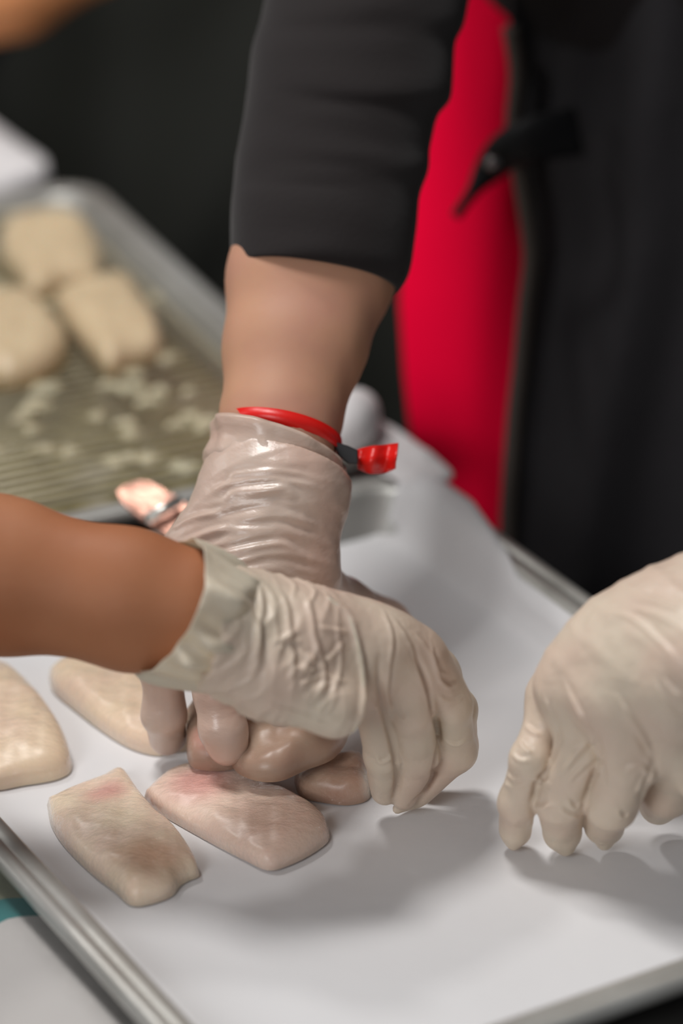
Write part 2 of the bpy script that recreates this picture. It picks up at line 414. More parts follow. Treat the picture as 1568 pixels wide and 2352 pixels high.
# towel with teal stripe under the near left edge of the pan
def towel():
    m = mat('towel_cotton', srgb(176, 172, 170), .9, spec=.15, sheen=.2, bump=[('wave', 900, .3, .0006), ('noise', 30, .4, .006)])
    nt = m.node_tree; b = nt.nodes['Principled BSDF']; uv = nt.nodes.new('ShaderNodeUVMap')
    sx = nt.nodes.new('ShaderNodeSeparateXYZ'); nt.links.new(uv.outputs[0], sx.inputs[0])
    rp = nt.nodes.new('ShaderNodeValToRGB'); rp.color_ramp.interpolation = 'CONSTANT'; e = rp.color_ramp.elements
    e[0].position = 0; e[0].color = (*srgb(192, 188, 185), 1); e[1].position = .43; e[1].color = (*srgb(70, 128, 128), 1)
    k = e.new(.478); k.color = (*srgb(140, 142, 122), 1)
    nt.links.new(sx.outputs[1], rp.inputs[0]); nt.links.new(rp.outputs[0], b.inputs['Base Color'])
    me_v = []; F = []; uvs = []; n = 40
    A, B, = J(-160, 1960, 0.0), J(-30, 2130, 0)
    # corners follow the towel's weave: u to the right, v away from the camera
    o0, ux, vy = J(-420, 2720, 0), J(560, 2640, 0)-J(-420, 2720, 0), J(-420, 1560, 0)-J(-420, 2720, 0)
    for i in range(n+1):
        for j in range(n+1):
            u, v_ = i/n, j/n; p = o0+ux*u+vy*v_+vy*0.0
            p = p.copy(); p[2] = .0003+0*u
            a, bb = inpan(p)
            dst = -bb-.150
            if dst > 0: p[2] += min(dst*.5, .010)*(.6+.4*math.sin(u*9+v_*5))
            me_v.append(p); uvs.append((u, v_+.05*math.sin(u*5)))
    for i in range(n):
        for j in range(n):
            k = i*(n+1)+j; F.append((k, k+n+1, k+n+2, k+1))
    o = obj('kitchen_towel', me_v, F, m); me = o.data; ul = me.uv_layers.new(name='UVMap')
    for lp in me.loops: ul.data[lp.index].uv = uvs[lp.vertex_index]
    solid(o, .0006, 1)
    tag(o, 'white cotton towel with a teal woven stripe beneath the near left pan edge', 'towel')
towel()

# wire rack in the rear pan
def rack():
    root = empty('cooling_rack', pt2(0, 0, .012), 'wire cooling rack sitting inside the rear sheet pan', 'rack')
    z = .0205
    me0 = None
    n = 44
    for i in range(n):
        x = -.196+.392*i/(n-1)
        if me0 is None:
            V, F = tube([pt2(x, -.134, z), pt2(x, 0, z), pt2(x, .134, z)], .0014, 6)
            o = obj('wire', V, F, m_wire, root); me0 = o; x0 = x
        else:
            o = me0.copy(); COL.objects.link(o); d = pt2(x, 0, z)-pt2(x0, 0, z); o.location = tuple(d)
    for y in (-.085, .06):
        V, F = tube([pt2(-.196, y, z-.002), pt2(.196, y, z-.002)], .0009, 6); obj('cross_wire', V, F, m_wire, root)
    V, F = tube([pt2(*q, z) for q in ((-.197, -.134), (.197, -.134), (.197, .134), (-.197, .134), (-.197, -.134))], .0022, 8); obj('frame_wire', V, F, m_wire, root)
    for q in ((-.15, -.12), (.15, -.12), (.15, .12), (-.15, .12)):
        V, F = tube([pt2(*q, z), pt2(*q, .0024)], .002, 8); obj('foot', V, F, m_wire, root)
rack()
def drips():
    rr = random.Random(3); V = []; F = []
    for k in range(46):
        px, py = rr.uniform(-60, 500), rr.uniform(880, 1075)
        if k > 30: px, py = rr.uniform(-20, 420), rr.uniform(640, 900)
        c = J(px, py, .0225); a, b = rr.uniform(.003, .008), rr.uniform(.003, .006); n = 12; o = len(V)
        for r, z in ((1, -.001), (.85, .0008), (.45, .0018)):
            for j in range(n):
                t = 2*math.pi*j/n; w_ = 1+.25*math.sin(3*t+k)+.15*math.sin(5*t+2*k); V.append(c+np.array([a*r*w_*math.cos(t), b*r*w_*math.sin(t), z]))
        for q in range(2):
            for j in range(n): F.append((o+q*n+j, o+q*n+(j+1) % n, o+(q+1)*n+(j+1) % n, o+(q+1)*n+j))
        F.append(tuple(range(o+2*n, o+3*n)))
    tag(obj('batter_drips', V, F, mat('batter', srgb(196, 186, 156), .5, sss=.2)), 'pale batter drips spattered over the wire rack', 'batter', kind='stuff')
drips()

# ------------------------------------------------------------------ fish
def fillet(name, outline, z0, th, mt, label, group=None, tilt=(0, 0), bump=.0012, seed=0, edge=.45, cat='fish fillet', world=False):
    """outline: pixels on the surface at height z0 (turned to real ground points first)"""
    P = np.array([p if world else J(x, y, z0) for p in outline for x, y in ([p[:2]] if not world else [(0, 0)])])[:, :2]
    P = np.vstack([P, P[:1]]); n = 96
    C = cr(P, n+1)[:-1]; cen = C.mean(0); rings = []; nr = 22
    def H(p, r):
        hh = th*(1-r**5.0)**edge if r < 1 else 0
        q = np.array([[p[0], p[1], seed]])
        return hh+(bump*float(vnoise(q, 130, seed)[0])+bump*.5*float(vnoise(q, 330, seed)[0])+bump*1.1*float(vnoise(q, 55, seed)[0]))*min(1, (1-r)*5)
    V = []; F = []
    T = lambda p, z: (p[0], p[1], z+tilt[0]*(p[0]-cen[0])+tilt[1]*(p[1]-cen[1]))
    for k in range(1, nr+1):
        r = (k/nr)**.8
        for c in C:
            p = cen+(c-cen)*r; V.append(T(p, z0+.0005+H(p, r)))
    for rr, zz in ((.985, -.0002), (.6, 0.0)):
        for c in C: V.append(T(cen+(c-cen)*rr, z0+.0004))
    nr2 = nr+2
    for k in range(nr2-1):
        for j in range(n): F.append((k*n+j, (k+1)*n+j, (k+1)*n+(j+1) % n, k*n+(j+1) % n))
    V.append(T(cen, z0+.0005+H(cen, 0))); t = len(V)-1
    for j in range(n): F.append((j, (j+1) % n, t))
    V.append(T(cen, z0+.0004)); t = len(V)-1
    for j in range(n): F.append(((nr2-1)*n+(j+1) % n, (nr2-1)*n+j, t))
    o = obj(name, V, F, mt)
    return tag(o, label, cat, group)
PZ = .0036
flesh, flesh2 = srgb(234, 214, 188), srgb(232, 204, 184)
pink = srgb(205, 140, 132); tan = srgb(198, 154, 122)
fm1 = fishmat('fish_a', flesh, flesh2, [(J(240, 1790, .02), .016, pink, .8), (J(345, 1940, .02), .022, tan, .75), (J(270, 2020, .02), .018, srgb(196, 150, 130), .7)])
fm2 = fishmat('fish_b', srgb(230, 204, 186), srgb(228, 196, 180), [(J(450, 1770, .02), .022, pink, .75), (J(640, 1850, .02), .03, srgb(196, 160, 140), .6)])
fm3 = fishmat('fish_c', srgb(232, 208, 178), srgb(230, 202, 178), [])
fm4 = fishmat('fish_held_shaded', srgb(178, 152, 132), srgb(170, 138, 120), [(J(470, 1640, .04), .02, pink, .8)], .25)  # pinkish flesh with the shade under the hand painted into its base
fm6 = fishmat('fish_cut_shaded', srgb(186, 156, 134), srgb(180, 142, 122), [(J(846, 1795, .010), .009, srgb(236, 226, 212), .95)], .8)  # brown base paints the shaded top face; white spot is the cut end
fm5 = fishmat('fish_rack', srgb(224, 202, 166), srgb(218, 194, 158), [(J(330, 830, .04), .03, srgb(215, 170, 160), .7)], .3)
g1 = 'raw fish fillets on the white parchment'
fillet('fish_fillet', [(108, 1852), (150, 1832), (205, 1812), (240, 1800), (280, 1786), (320, 1838), (352, 1880), (402, 1922), (440, 1970), (458, 2012), (434, 2026), (414, 2038), (394, 2062), (345, 2080), (300, 2082), (262, 2050), (210, 2010), (150, 1950), (118, 1900)],
       PZ, .0110, fm1, 'raw fish fillet with pink tip, nearest the pan corner edge at front left', g1, seed=1)
fillet('fish_fillet', [(330, 1838), (365, 1805), (400, 1782), (470, 1768), (540, 1786), (580, 1815), (640, 1836), (700, 1862), (745, 1890), (756, 1930), (720, 1962), (665, 1990), (615, 2002), (560, 1978), (490, 1942), (400, 1892), (352, 1862)],
       PZ, .0108, fm2, 'raw pinkish fish fillet directly right of the frontmost fillet', g1, seed=2)
fillet('fish_fillet', [(-130, 1560), (-60, 1540), (15, 1552), (60, 1592), (112, 1650), (148, 1705), (166, 1762), (140, 1790), (60, 1806), (-40, 1816), (-150, 1760), (-190, 1660)],
       PZ, .0145, fm3, 'thick raw fish fillet cut off by the left picture edge', g1, seed=3)
fillet('fish_fillet', [(112, 1560), (150, 1530), (220, 1505), (300, 1510), (370, 1560), (430, 1650), (440, 1716), (400, 1732), (358, 1738), (300, 1722), (240, 1686), (170, 1632), (122, 1590)],
       PZ, .012, fm3, 'pale fish fillet behind the gloved little finger, under the bare forearm', g1, seed=4)
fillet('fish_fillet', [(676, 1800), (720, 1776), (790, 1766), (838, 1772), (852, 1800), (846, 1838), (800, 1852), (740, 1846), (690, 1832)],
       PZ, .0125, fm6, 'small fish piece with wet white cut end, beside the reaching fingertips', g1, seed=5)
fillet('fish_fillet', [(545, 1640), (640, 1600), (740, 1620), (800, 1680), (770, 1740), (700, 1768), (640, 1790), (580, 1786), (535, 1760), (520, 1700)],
       .0215, .0125, fm4, 'pinkish fish fillet, darkened for shade, lifted by the fingers beneath the forward hand', g1, seed=6, tilt=(.02, .05), bump=.0015)
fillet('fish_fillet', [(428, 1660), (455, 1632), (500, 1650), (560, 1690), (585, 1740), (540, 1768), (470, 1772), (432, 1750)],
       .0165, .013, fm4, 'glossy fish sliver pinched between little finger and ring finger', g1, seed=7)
g2 = 'fish fillets on the wire rack'
RZ = .0222
fillet('fish_fillet', [(0, 560), (30, 530), (120, 515), (190, 530), (235, 590), (238, 650), (215, 672), (150, 680), (75, 700), (40, 650), (5, 610)],
       RZ, .017, fm5, 'blurred fish fillet at the back of the wire rack', g2, seed=8)
fillet('fish_fillet', [(125, 712), (170, 690), (230, 670), (290, 668), (325, 705), (368, 775), (372, 825), (300, 850), (250, 868), (200, 820), (150, 760)],
       RZ, .017, fm5, 'square pale fish fillet on the right of the wire rack', g2, seed=9)
fillet('fish_fillet', [(-90, 730), (-20, 705), (60, 700), (110, 740), (155, 800), (140, 850), (80, 885), (10, 900), (-70, 870), (-110, 800)],
       RZ, .017, fm5, 'fish fillet on the wire rack cut by the left picture edge', g2, seed=10)

# ------------------------------------------------------------------ hands
def hand_sdf(wr, wrad, fingers, palm_k=.016, extra=(), thumb=None, fk=.0012):
    """wr: wrist points (radial, ulnar); fingers: dict name -> (points from knuckle, radii)"""
    pal = []
    for i, (pts, rad) in enumerate(fingers):
        s = i/(len(fingers)-1); w0 = np.asarray(wr[0])*(1-s)+np.asarray(wr[1])*s
        pal.append(seg(w0, pts[0], wrad, rad[0]*1.22))
    pal += list(extra)
    palm = union(pal, palm_k)
    fin = [chain(p, r, .0035) for p, r in fingers]
    if thumb: fin.append(chain(*thumb, .005))
    F = union(fin, fk)
    def f(P): return smin(palm(P), F(P), .009)
    return f
def bounds(ps, m=.03):
    A = np.array([p for q in ps for p in q]); return A.min(0)-m, A.max(0)+m

def finger(pts, rads):
    """joints at (px, py, z); adds a rounded loose fingertip"""
    return [J(*p) for p in pts], rads

# ---- hand B: front hand reaching from the left, palm down
fB = [finger([(838, 1505, .095), (860, 1618, .070), (880, 1735, .040), (886, 1815, .018)], [.0096, .0084, .0076, .0064]),
      finger([(898, 1492, .092), (946, 1636, .066), (962, 1735, .038), (928, 1828, .015)], [.0098, .0086, .0080, .0060]),
      finger([(952, 1520, .085), (1034, 1622, .061), (1046, 1725, .035), (965, 1818, .014)], [.0098, .0088, .0084, .0060]),
      finger([(988, 1555, .070), (1046, 1630, .050), (1052, 1715, .028), (985, 1785, .013)], [.0094, .0088, .0080, .0060])]
wB = (J(500, 1410, .104), J(470, 1440, .120))
palB = [chain([J(440, 1480, .112), J(620, 1560, .098), J(765, 1625, .086)], [.012, .0140, .0125], .01),
        chain([J(460, 1405, .120), J(560, 1425, .114), J(700, 1458, .108), J(830, 1475, .099)], [.015, .0135, .0130, .0105], .01)]
thB = ([J(600, 1450, .095), J(760, 1500, .064), J(860, 1570, .044)], [.012, .0105, .009])
sB = hand_sdf(wB, .017, fB, .016, palB, thB)
sB_tip = seg(J(948, 1835, .010), J(912, 1858, .0075), .0045, .0022)
sBt = union([sB, sB_tip], .003)
_sB0 = sBt; axB = J(838, 1490, .096)-J(470, 1425, .116); axB = axB/np.linalg.norm(axB); cB = J(470, 1425, .116)
def sBt(P): return np.maximum(_sB0(P), -((P-cB.astype(f32))@axB.astype(f32)))
V, Q = mesh_sdf(sBt, *bounds([[J(400, 1300, .12), J(400, 1500, .11)], *[p for p, r in fB]], .032), .0008)
N = grad(sBt, V)
# sculpted folds of the front glove
fl = [([(752, 1372), (800, 1415), (824, 1490), (833, 1570), (824, 1650), (804, 1695)], .0022, .0012, .5),
      ([(560, 1330), (572, 1400), (590, 1470), (582, 1530)], .0013, .0016, .6),
      ([(592, 1330), (600, 1390), (590, 1450), (596, 1510), (575, 1560)], .0011, .0014, .5),
      ([(640, 1350), (660, 1400), (664, 1470), (672, 1530), (668, 1600)], .0010, .0013, .5),
      ([(700, 1362), (716, 1420), (722, 1470), (742, 1530), (744, 1570), (728, 1600)], .0012, .0013, .5),
      ([(668, 1530), (705, 1540), (745, 1532)], .0009, .0010, .6), ([(685, 1572), (715, 1560), (742, 1548)], .0009, .0010, .6),
      ([(690, 1500), (718, 1516), (744, 1528)], .0008, .0010, .5), ([(748, 1520), (770, 1500), (790, 1470)], .0008, .0010, .5),
      ([(748, 1545), (772, 1560), (800, 1566)], .0008, .0010, .5), ([(700, 1480), (660, 1465), (625, 1478)], .0008, .0012, .5),
      ([(760, 1600), (776, 1560), (782, 1500), (772, 1430)], .0008, .0010, .4), ([(730, 1440), (770, 1448), (800, 1452)], .0007, .0010, .4),
      ([(640, 1500), (655, 1470), (690, 1445)], .0008, .0011, .5), ([(600, 1620), (680, 1640), (760, 1672)], .0008, .0014, .5),
      ([(880, 1400), (900, 1460), (893, 1530), (888, 1600), (905, 1640)], .0009, .0010, .6),
      ([(905, 1420), (945, 1490), (968, 1560), (995, 1640)], .0009, .0010, .6),
      ([(950, 1455), (985, 1500), (1010, 1560), (1040, 1590)], .0009, .0011, .6),
      ([(990, 1480), (1000, 1530), (1030, 1560)], .0008, .0010, .6),
      ([(865, 1735), (872, 1752), (892, 1745), (898, 1728)], .0008, .0009, .6), ([(842, 1600), (862, 1625), (880, 1610)], .0006, .0009, .5),
      ([(905, 1640), (925, 1655), (940, 1640)], .0006, .0009, .5), ([(1000, 1560), (1030, 1575), (1055, 1570)], .0007, .0010, .6),
      ([(1005, 1600), (1035, 1612), (1065, 1602)], .0007, .0010, .6), ([(1020, 1700), (1045, 1712), (1075, 1700)], .0007, .0010, .6),
      ([(440, 1500), (520, 1470), (560, 1420)], .0012, .0018, .5), ([(480, 1560), (540, 1520), (575, 1480)], .0010, .0016, .5)]
disp = folds(sBt, V, N, fl)
ax = J(850, 1500, .08)-J(480, 1410, .1)
mask = 0*np.clip((V@(-ax/np.linalg.norm(ax))-(-J(830, 1500, .08)@(ax/np.linalg.norm(ax))))/.01, 0, 1)
disp += mask*.0007*ridge(V, ax, .0085, .55, 1.0, 2.5)+mask*.0005*ridge(V, ax+np.array([0, .03, .03]), .0052, .8, 3.0, 2.5)
pm = np.clip(((V-J(800, 1500, .096))@(-axB))/.02, 0, 1)
pvB = np.cross(axB, fw); pvB = pvB/np.linalg.norm(pvB)
def crests(V, ax, pv, fa, fp, ph, w=3.5):
    a = (V@ax)*fa; b = (V@pv)*fp; c = (V@np.cross(ax, pv))*fp
    n = np.sin(a+1.9*np.sin(b+ph)+1.2*np.sin(2.3*c+ph*2)+.9*np.sin(.37*a+1.7*b))+.6*np.sin(.61*a+2.3*np.sin(.8*b+1.3*ph)+ph)
    return np.clip(1-np.abs(n)*w/3, 0, 1)**1.5*(.5+.5*np.sin(b*1.7+.3*a+ph*3))
disp += pm*(.0014*crests(V, axB, pvB, 330, 75, 1.0)+.0011*crests(V, axB, pvB, 560, 120, 2.2))+.0004*vnoise(V, 120, 5)
disp += folds(sBt, V, N, [([(872, 1490), (874, 1600), (898, 1690), (912, 1780), (902, 1850)], -.0022, .0014, 0), ([(935, 1470), (975, 1560), (1000, 1660), (1003, 1740), (985, 1800), (945, 1850)], -.0022, .0014, 0)])
V = V+N*disp[:, None]

pB = empty('person', J(-900, 1300, .13)*np.array([1, 1, 0])+np.array([0, 0, -.9]), 'person at left with bare brown forearm and gloved hand reaching over the pan', 'person')
def person_B():
    fa = [J(430, 1395, .120), J(300, 1378, .122), J(0, 1322, .128), J(-420, 1230, .145), J(-950, 1150, .18)]
    rad = [.0155, .0175, .0210, .027, .032]; wv = [up*.008, up*.0085, up*.0085, up*.010, up*.012]
    s = union([slab(fa, rad, wv, .012), seg(J(430, 1395, .12), J(600, 1450, .108), .0155, .008), seg(J(600, 1450, .108), J(780, 1500, .095), .008, .006)], .01)
    V, Q = mesh_sdf(s, *bounds([fa, [J(780, 1500, .09)]], .05), .0022)
    N = grad(s, V); V = V+N*(.0004*vnoise(V, 60, 1))[:, None]
    obj_np('forearm', V, Q, m_skin, pB)
    hem = [trace(sBt, x, y) for x, y in cr([(752, 1372), (800, 1415), (824, 1490), (833, 1570), (824, 1650), (806, 1690)], 40)]
    hem = [h-fw*.0006 for h in hem if h is not None]
    hv, hf = tube(hem, [.0004+.0006*math.sin(math.pi*min(1, (i+1)/len(hem))) for i in range(len(hem))], 8); obj('glove_hem', hv, hf, m_cuff, pB)
    g = obj_np('glove', gV, gQ, m_glove, pB); g['label'] = 'crinkled off-white latex glove on the forward hand'
    # flared cuff: lofted rings around the wrist
    rings = []
    n = 120
    spec = [((376, 1390), (60, -152), (76, 12), .034, .0010), ((384, 1394), (62, -150), (74, 12), .034, .0014),
            ((404, 1404), (76, -143), (70, 14), .033, .0026), ((432, 1420), (98, -130), (62, 18), .033, .0042), ((458, 1434), (104, -126), (48, 20), .0325, .0052),
            ((492, 1448), (88, -124), (30, 14), .030, .0046), ((530, 1462), (64, -124), (16, 8), .026, .0034), ((575, 1476), (50, -124), (6, 2), .022, .002), ((620, 1486), (46, -122), (4, 0), .017, .001)]
    for i, (c, u, vv, dz, wob) in enumerate(spec):
        t0 = depth(J(430, 1400, .120))+(c[0]-430)*(depth(J(760, 1500, .1))-depth(J(430, 1400, .120)))/330
        ring = []
        for j in range(n):
            a = 2*math.pi*j/n; ca, sa = math.cos(a), math.sin(a)
            k = wob*(.45*math.sin(a*5+i*.9)+.40*math.sin(a*11+1+i*.25+math.sin(a*3))+.25*math.sin(a*17+i*.5)); kk = 1+k/.03
            px = c[0]+(u[0]*ca+vv[0]*sa)*kk; py = c[1]+(u[1]*ca+vv[1]*sa)*kk
            ring.append(W(px, py, t0-dz*sa*kk))
        rings.append(ring)
    V, F = loft(rings); o = obj('glove_cuff', V, F, m_cuff, pB); o['label'] = 'pale flared rolled cuff of the glove'
    solid(o, .0005); m = o.modifiers.new('s', 'SUBSURF'); m.levels = 1; m.render_levels = 1
    # dark short sleeve and upper arm out of the frame
    tB = depth(J(-950, 1150, .18)); ua = [J(-950, 1150, .18), W(-1250, 1060, tB+.02), W(-1600, 300, tB+.05)]
    s2 = chain(ua, [.040, .052, .062], .02); V, Q = mesh_sdf(s2, *bounds([ua], .09), .006); obj_np('sleeve', V, Q, m_black, pB)
gV, gQ = V, Q
person_B()

# ---- person A: opposite side, right arm down the middle and left hand at the right
fA = [finger([(415, 1372, .074), (374, 1545, .050), (376, 1640, .031), (386, 1692, .0165)], [.0108, .0094, .0092, .0084]),
      finger([(495, 1400, .078), (500, 1585, .052), (514, 1680, .036), (522, 1712, .0300)], [.0110, .0100, .0096, .0088]),
      finger([(590, 1400, .078), (630, 1530, .052), (640, 1600, .040), (645, 1640, .036)], [.0110, .0100, .0090, .0080]),
      finger([(680, 1380, .074), (755, 1480, .048), (770, 1560, .036), (770, 1610, .030)], [.0110, .0100, .0090, .0080])]
tC = depth(J(1590, 1450, .115)); K1, K2, K3, K4 = W(1760, 1330, tC+.012), W(1950, 1190, tC+.035), W(2080, 1060, tC+.06), W(2330, 740, tC+.12)
TK = depth(J(590, 1400, .078)); TA = TK+.032
wA = (W(688, 1110, TK+.026), W(590, 1110, TK+.026))
thA = ([J(680, 1330, .078), J(790, 1395, .050), J(880, 1435, .034), J(940, 1500, .020)], [.015, .0125, .0115, .0090])
exA = [seg(W(585, 1110, TK+.025), J(435, 1290, .088), .0165, .0145), seg(W(680, 1110, TK+.025), J(690, 1310, .085), .0165, .0150),
       seg(W(590, 1110, TK+.025), W(594, 960, TA+.012), .0175, .0175), seg(W(684, 1110, TK+.025), W(684, 960, TA+.012), .0175, .0175), seg(W(640, 1110, TK+.025), W(640, 960, TA+.012), .0185, .0185)]
_sA0 = hand_sdf(wA, .0165, fA, .016, exA, thA)
cAx = W(636, 1066, TA-.003); axA0 = W(574, 1271, TA-.0185)-cAx; axA0 = axA0/np.linalg.norm(axA0)
def sA(P): return np.maximum(_sA0(P), -((P-cAx.astype(f32))@axA0.astype(f32)))
V, Q = mesh_sdf(sA, *bounds([[W(640, 1000, TA)], thA[0], *[p for p, r in fA]], .034), .0010)
N = grad(sA, V)
axA = J(600, 1350, .085)-W(640, 1020, TA)
m_ = np.clip((V[:, 2]-.075)/.03, 0, 1)
print('AB overlap', (sBt(V.astype(f32)) < -.001).sum(), len(V))
rid = []
yy = 1085
while yy < 1345:
    y = yy+R.uniform(-4, 4); k = R.random(); sl = 8+(yy-1055)*.1; xa = 478-max(0, (y-1080))*.35+R.choice((0, 0, 50)); xb = R.choice((740, 755, 690))
    rid.append(([(xa, y+sl+20), (540, y+8+sl*.3+R.uniform(-4, 4)), (620, y+R.uniform(-3, 3)), (.5*(620+xb), y+5+R.uniform(-4, 5)), (xb, y+18+10*k)], .0005+.0007*k, .0013+.0007*R.random(), .5)); yy += R.uniform(13, 24)
rid += [([(395, 1262), (480, 1225), (590, 1212)], .0012, .0017, .5),
        ([(372, 1235), (440, 1190), (520, 1180)], .0010, .0016, .5)]
disp = folds(sA, V, N, rid)+m_*(.0002*ridge(V, axA+np.array([.02, 0, 0]), .0075, .9, 2, 2.5))+.0006*vnoise(V, 90, 3)+.0003*vnoise(V, 240, 1)
V = V+N*disp[:, None]
pA = empty('person', W(1750, 1500, 1.86)*np.array([1, 1, 0])+np.array([0, 0, -.9]), 'person opposite in black with red wristband and two gloved hands over the parchment', 'person')
gA = obj_np('glove', V, Q, m_gloveA, pA); gA['label'] = 'wrinkled beige latex glove on the right hand'
# rolled cuff of that glove
def cuffA():
    rings = []; n = 96
    spec = [((640, 1050), (140, 46), -40, .0235), ((640, 1030), (146, 50), -44, .0250), ((638, 1020), (152, 52), -46, .0262), ((637, 1026), (154, 52), -46, .0268), ((637, 1044), (150, 50), -44, .0262),
            ((636, 1060), (150, 48), -42, .0260), ((634, 1074), (156, 46), -42, .0275), ((632, 1086), (162, 46), -40, .0288), ((630, 1098), (163, 44), -40, .0290), ((629, 1110), (158, 40), -38, .0270), ((628, 1124), (144, 32), -36, .0220)]
    for i, (c, u, vy, dz) in enumerate(spec):
        ring = []
        for j in range(n):
            a = 2*math.pi*j/n; ca, sa = math.cos(a), math.sin(a); k = 1+.016*math.sin(5*a+i*.9)+.012*math.sin(9*a+2+i*.5)+.008*math.sin(16*a+i)
            ring.append(W(c[0]+u[0]*ca*k, c[1]+(u[1]*ca+vy*sa)*k, TA-dz*sa*k))
        rings.append(ring)
    V, F = loft(rings); o = obj('glove_cuff', V, F, m_gloveA, pA); solid(o, .0008)
cuffA()

# arm A: skin and sleeve as flat-section limbs, running up to the shoulder
E0 = [W(640, 1080, TA-.006), W(645, 960, TA+.007), W(676, 800, TA+.022), W(712, 640, TA+.037), W(760, 400, TA+.058), W(830, 0, TA+.093), W(900, -420, TA+.13), W(1030, -1350, TA+.28)]
def fillw(pxs, t): return [rt*(p/FPX*tt) for p, tt in zip(pxs, t)]
tA = [depth(p) for p in E0]
half = [118, 127, 156, 184, 190, 196, 200, 190]; thick = [.0175, .0180, .0205, .0235, .0245, .026, .029, .032]
wv = [rt*(h/FPX*t-th*0.985) for h, t, th in zip(half, tA, thick)]
# torso, neck, head and legs of person A (mostly out of frame)
TX = W(1750, 600, 1.93); fwd = -fw*np.array([1, 1, 0]); fwd = fwd/np.linalg.norm(fwd)
def T(x, y, z): return np.array([TX[0]+x, TX[1]+y, z])
zt = lambda h: h-.9
torso = [slab([T(0, 0, zt(.93)), T(0, 0, zt(1.12)), T(0, 0, zt(1.32)), T(0, .02, zt(1.46))], [.105, .10, .115, .07], [rt*.07, rt*.055, rt*.085, rt*.10], .05)]
legs = [chain([T(-.09, 0, zt(.92)), T(-.10, 0, zt(.48)), T(-.11, .02, zt(.09))], [.095, .065, .048], .03), chain([T(.09, 0, zt(.92)), T(.10, 0, zt(.48)), T(.11, .02, zt(.09))], [.095, .065, .048], .03),
        seg(T(-.11, .02, zt(.05)), T(-.12, -.15, zt(.04)), .045, .038), seg(T(.11, .02, zt(.05)), T(.12, -.15, zt(.04)), .045, .038)]
head = [seg(T(0, .01, zt(1.46)), T(0, -.01, zt(1.58)), .055, .052), seg(T(0, -.01, zt(1.66)), T(0, -.035, zt(1.60)), .092, .065)]
C0 = [J(1600, 1450, .115), K1, K2, K3, K4, T(.20, 0, zt(1.42))]
armL = slab(C0, [.013, .0135, .0185, .024, .030, .034], [rt*.003+up*.003]*4+[rt*.008]*2, .02)
skinf = union([union(torso+legs+head, .05), slab(E0, [t-.0006 for t in thick], wv, .012), armL, chain([E0[-1], T(-.17, 0, zt(1.42))], [.032, .036], .01)], .02)
lo, hi = bounds([[T(-.2, -.17, -.9), T(.22, .12, zt(1.78))], E0, C0], .07); lo[2] = -.90
# the body is one skin: coarse surface of the whole figure at 7 mm, the bare forearm refined through subdivision of that surface
V, Q = mesh_sdf(skinf, lo, hi, .0065)
N = grad(skinf, V, .002)
# project vertices back to the exact surface for a clean silhouette
for _ in range(3):
    d = skinf(V.astype(f32)); V = V-grad(skinf, V, .001)*np.clip(d, -.004, .004)[:, None]
body = obj_np('body', V, Q, m_skinA, pA); body.modifiers.new('s', 'SUBSURF').render_levels = 1

def sleeveA():
    # sleeve lofted ring by ring with the folds seen on its edges
    rows = [(628, 540, 905, 28), (610, 538, 918, 26), (590, 538, 930, 22), (560, 538, 938, 20), (520, 538, 943, 14), (480, 540, 950, 12), (440, 543, 952, 10), (410, 546, 962, 8), (385, 548, 974, 6), (360, 550, 978, 4),
            (335, 556, 976, 2), (300, 562, 984, 2), (270, 568, 990, 0), (240, 572, 1000, 0), (222, 574, 1024, 0), (200, 578, 1030, 0), (150, 582, 1032, 0), (110, 586, 1034, 0), (75, 598, 1036, 0), (50, 606, 1056, 0),
            (20, 612, 1062, 0), (-20, 620, 1068, 0), (-80, 630, 1090, 0), (-200, 636, 1120, 0), (-420, 640, 1180, 0), (-650, 645, 1240, 0), (-900, 650, 1310, 0), (-1350, 720, 1450, 0)]
    rings = []; n = 120
    for i, (y, xl, xr, dr) in enumerate(rows):
        s = min(1, max(0, (640-y)/640)); t = TA+.037+.056*s+(.00013*max(0, -y)); cx = (xl+xr)/2; hx = (xr-xl)/2
        ring = []; dth = hx/FPX*t*(.92 if y > -100 else 1.05)
        for j in range(n):
            a = 2*math.pi*j/n; ca, sa = math.cos(a), math.sin(a)
            k = 1+.030*math.sin(y*.075+1.5*math.sin(a*2+y*.01))*(.4+.6*abs(sa))+.014*math.sin(y*.13+a*3)
            ring.append(W(cx+hx*ca, y+(16 if i < 6 else 4)*ca*1.6-(36+dr*.3)*sa*(1 if i < 6 else .3)+14*(1 if i < 4 else .4), t-dth*sa*k))
        rings.append(ring)
    V, F = loft(rings); o = obj('sleeve', V, F, m_black, pA); o['label'] = 'black knitted sleeve pushed up the forearm'
    solid(o, .0018, -1)
    m = o.modifiers.new('s', 'SUBSURF'); m.levels = 1; m.render_levels = 1
sleeveA()
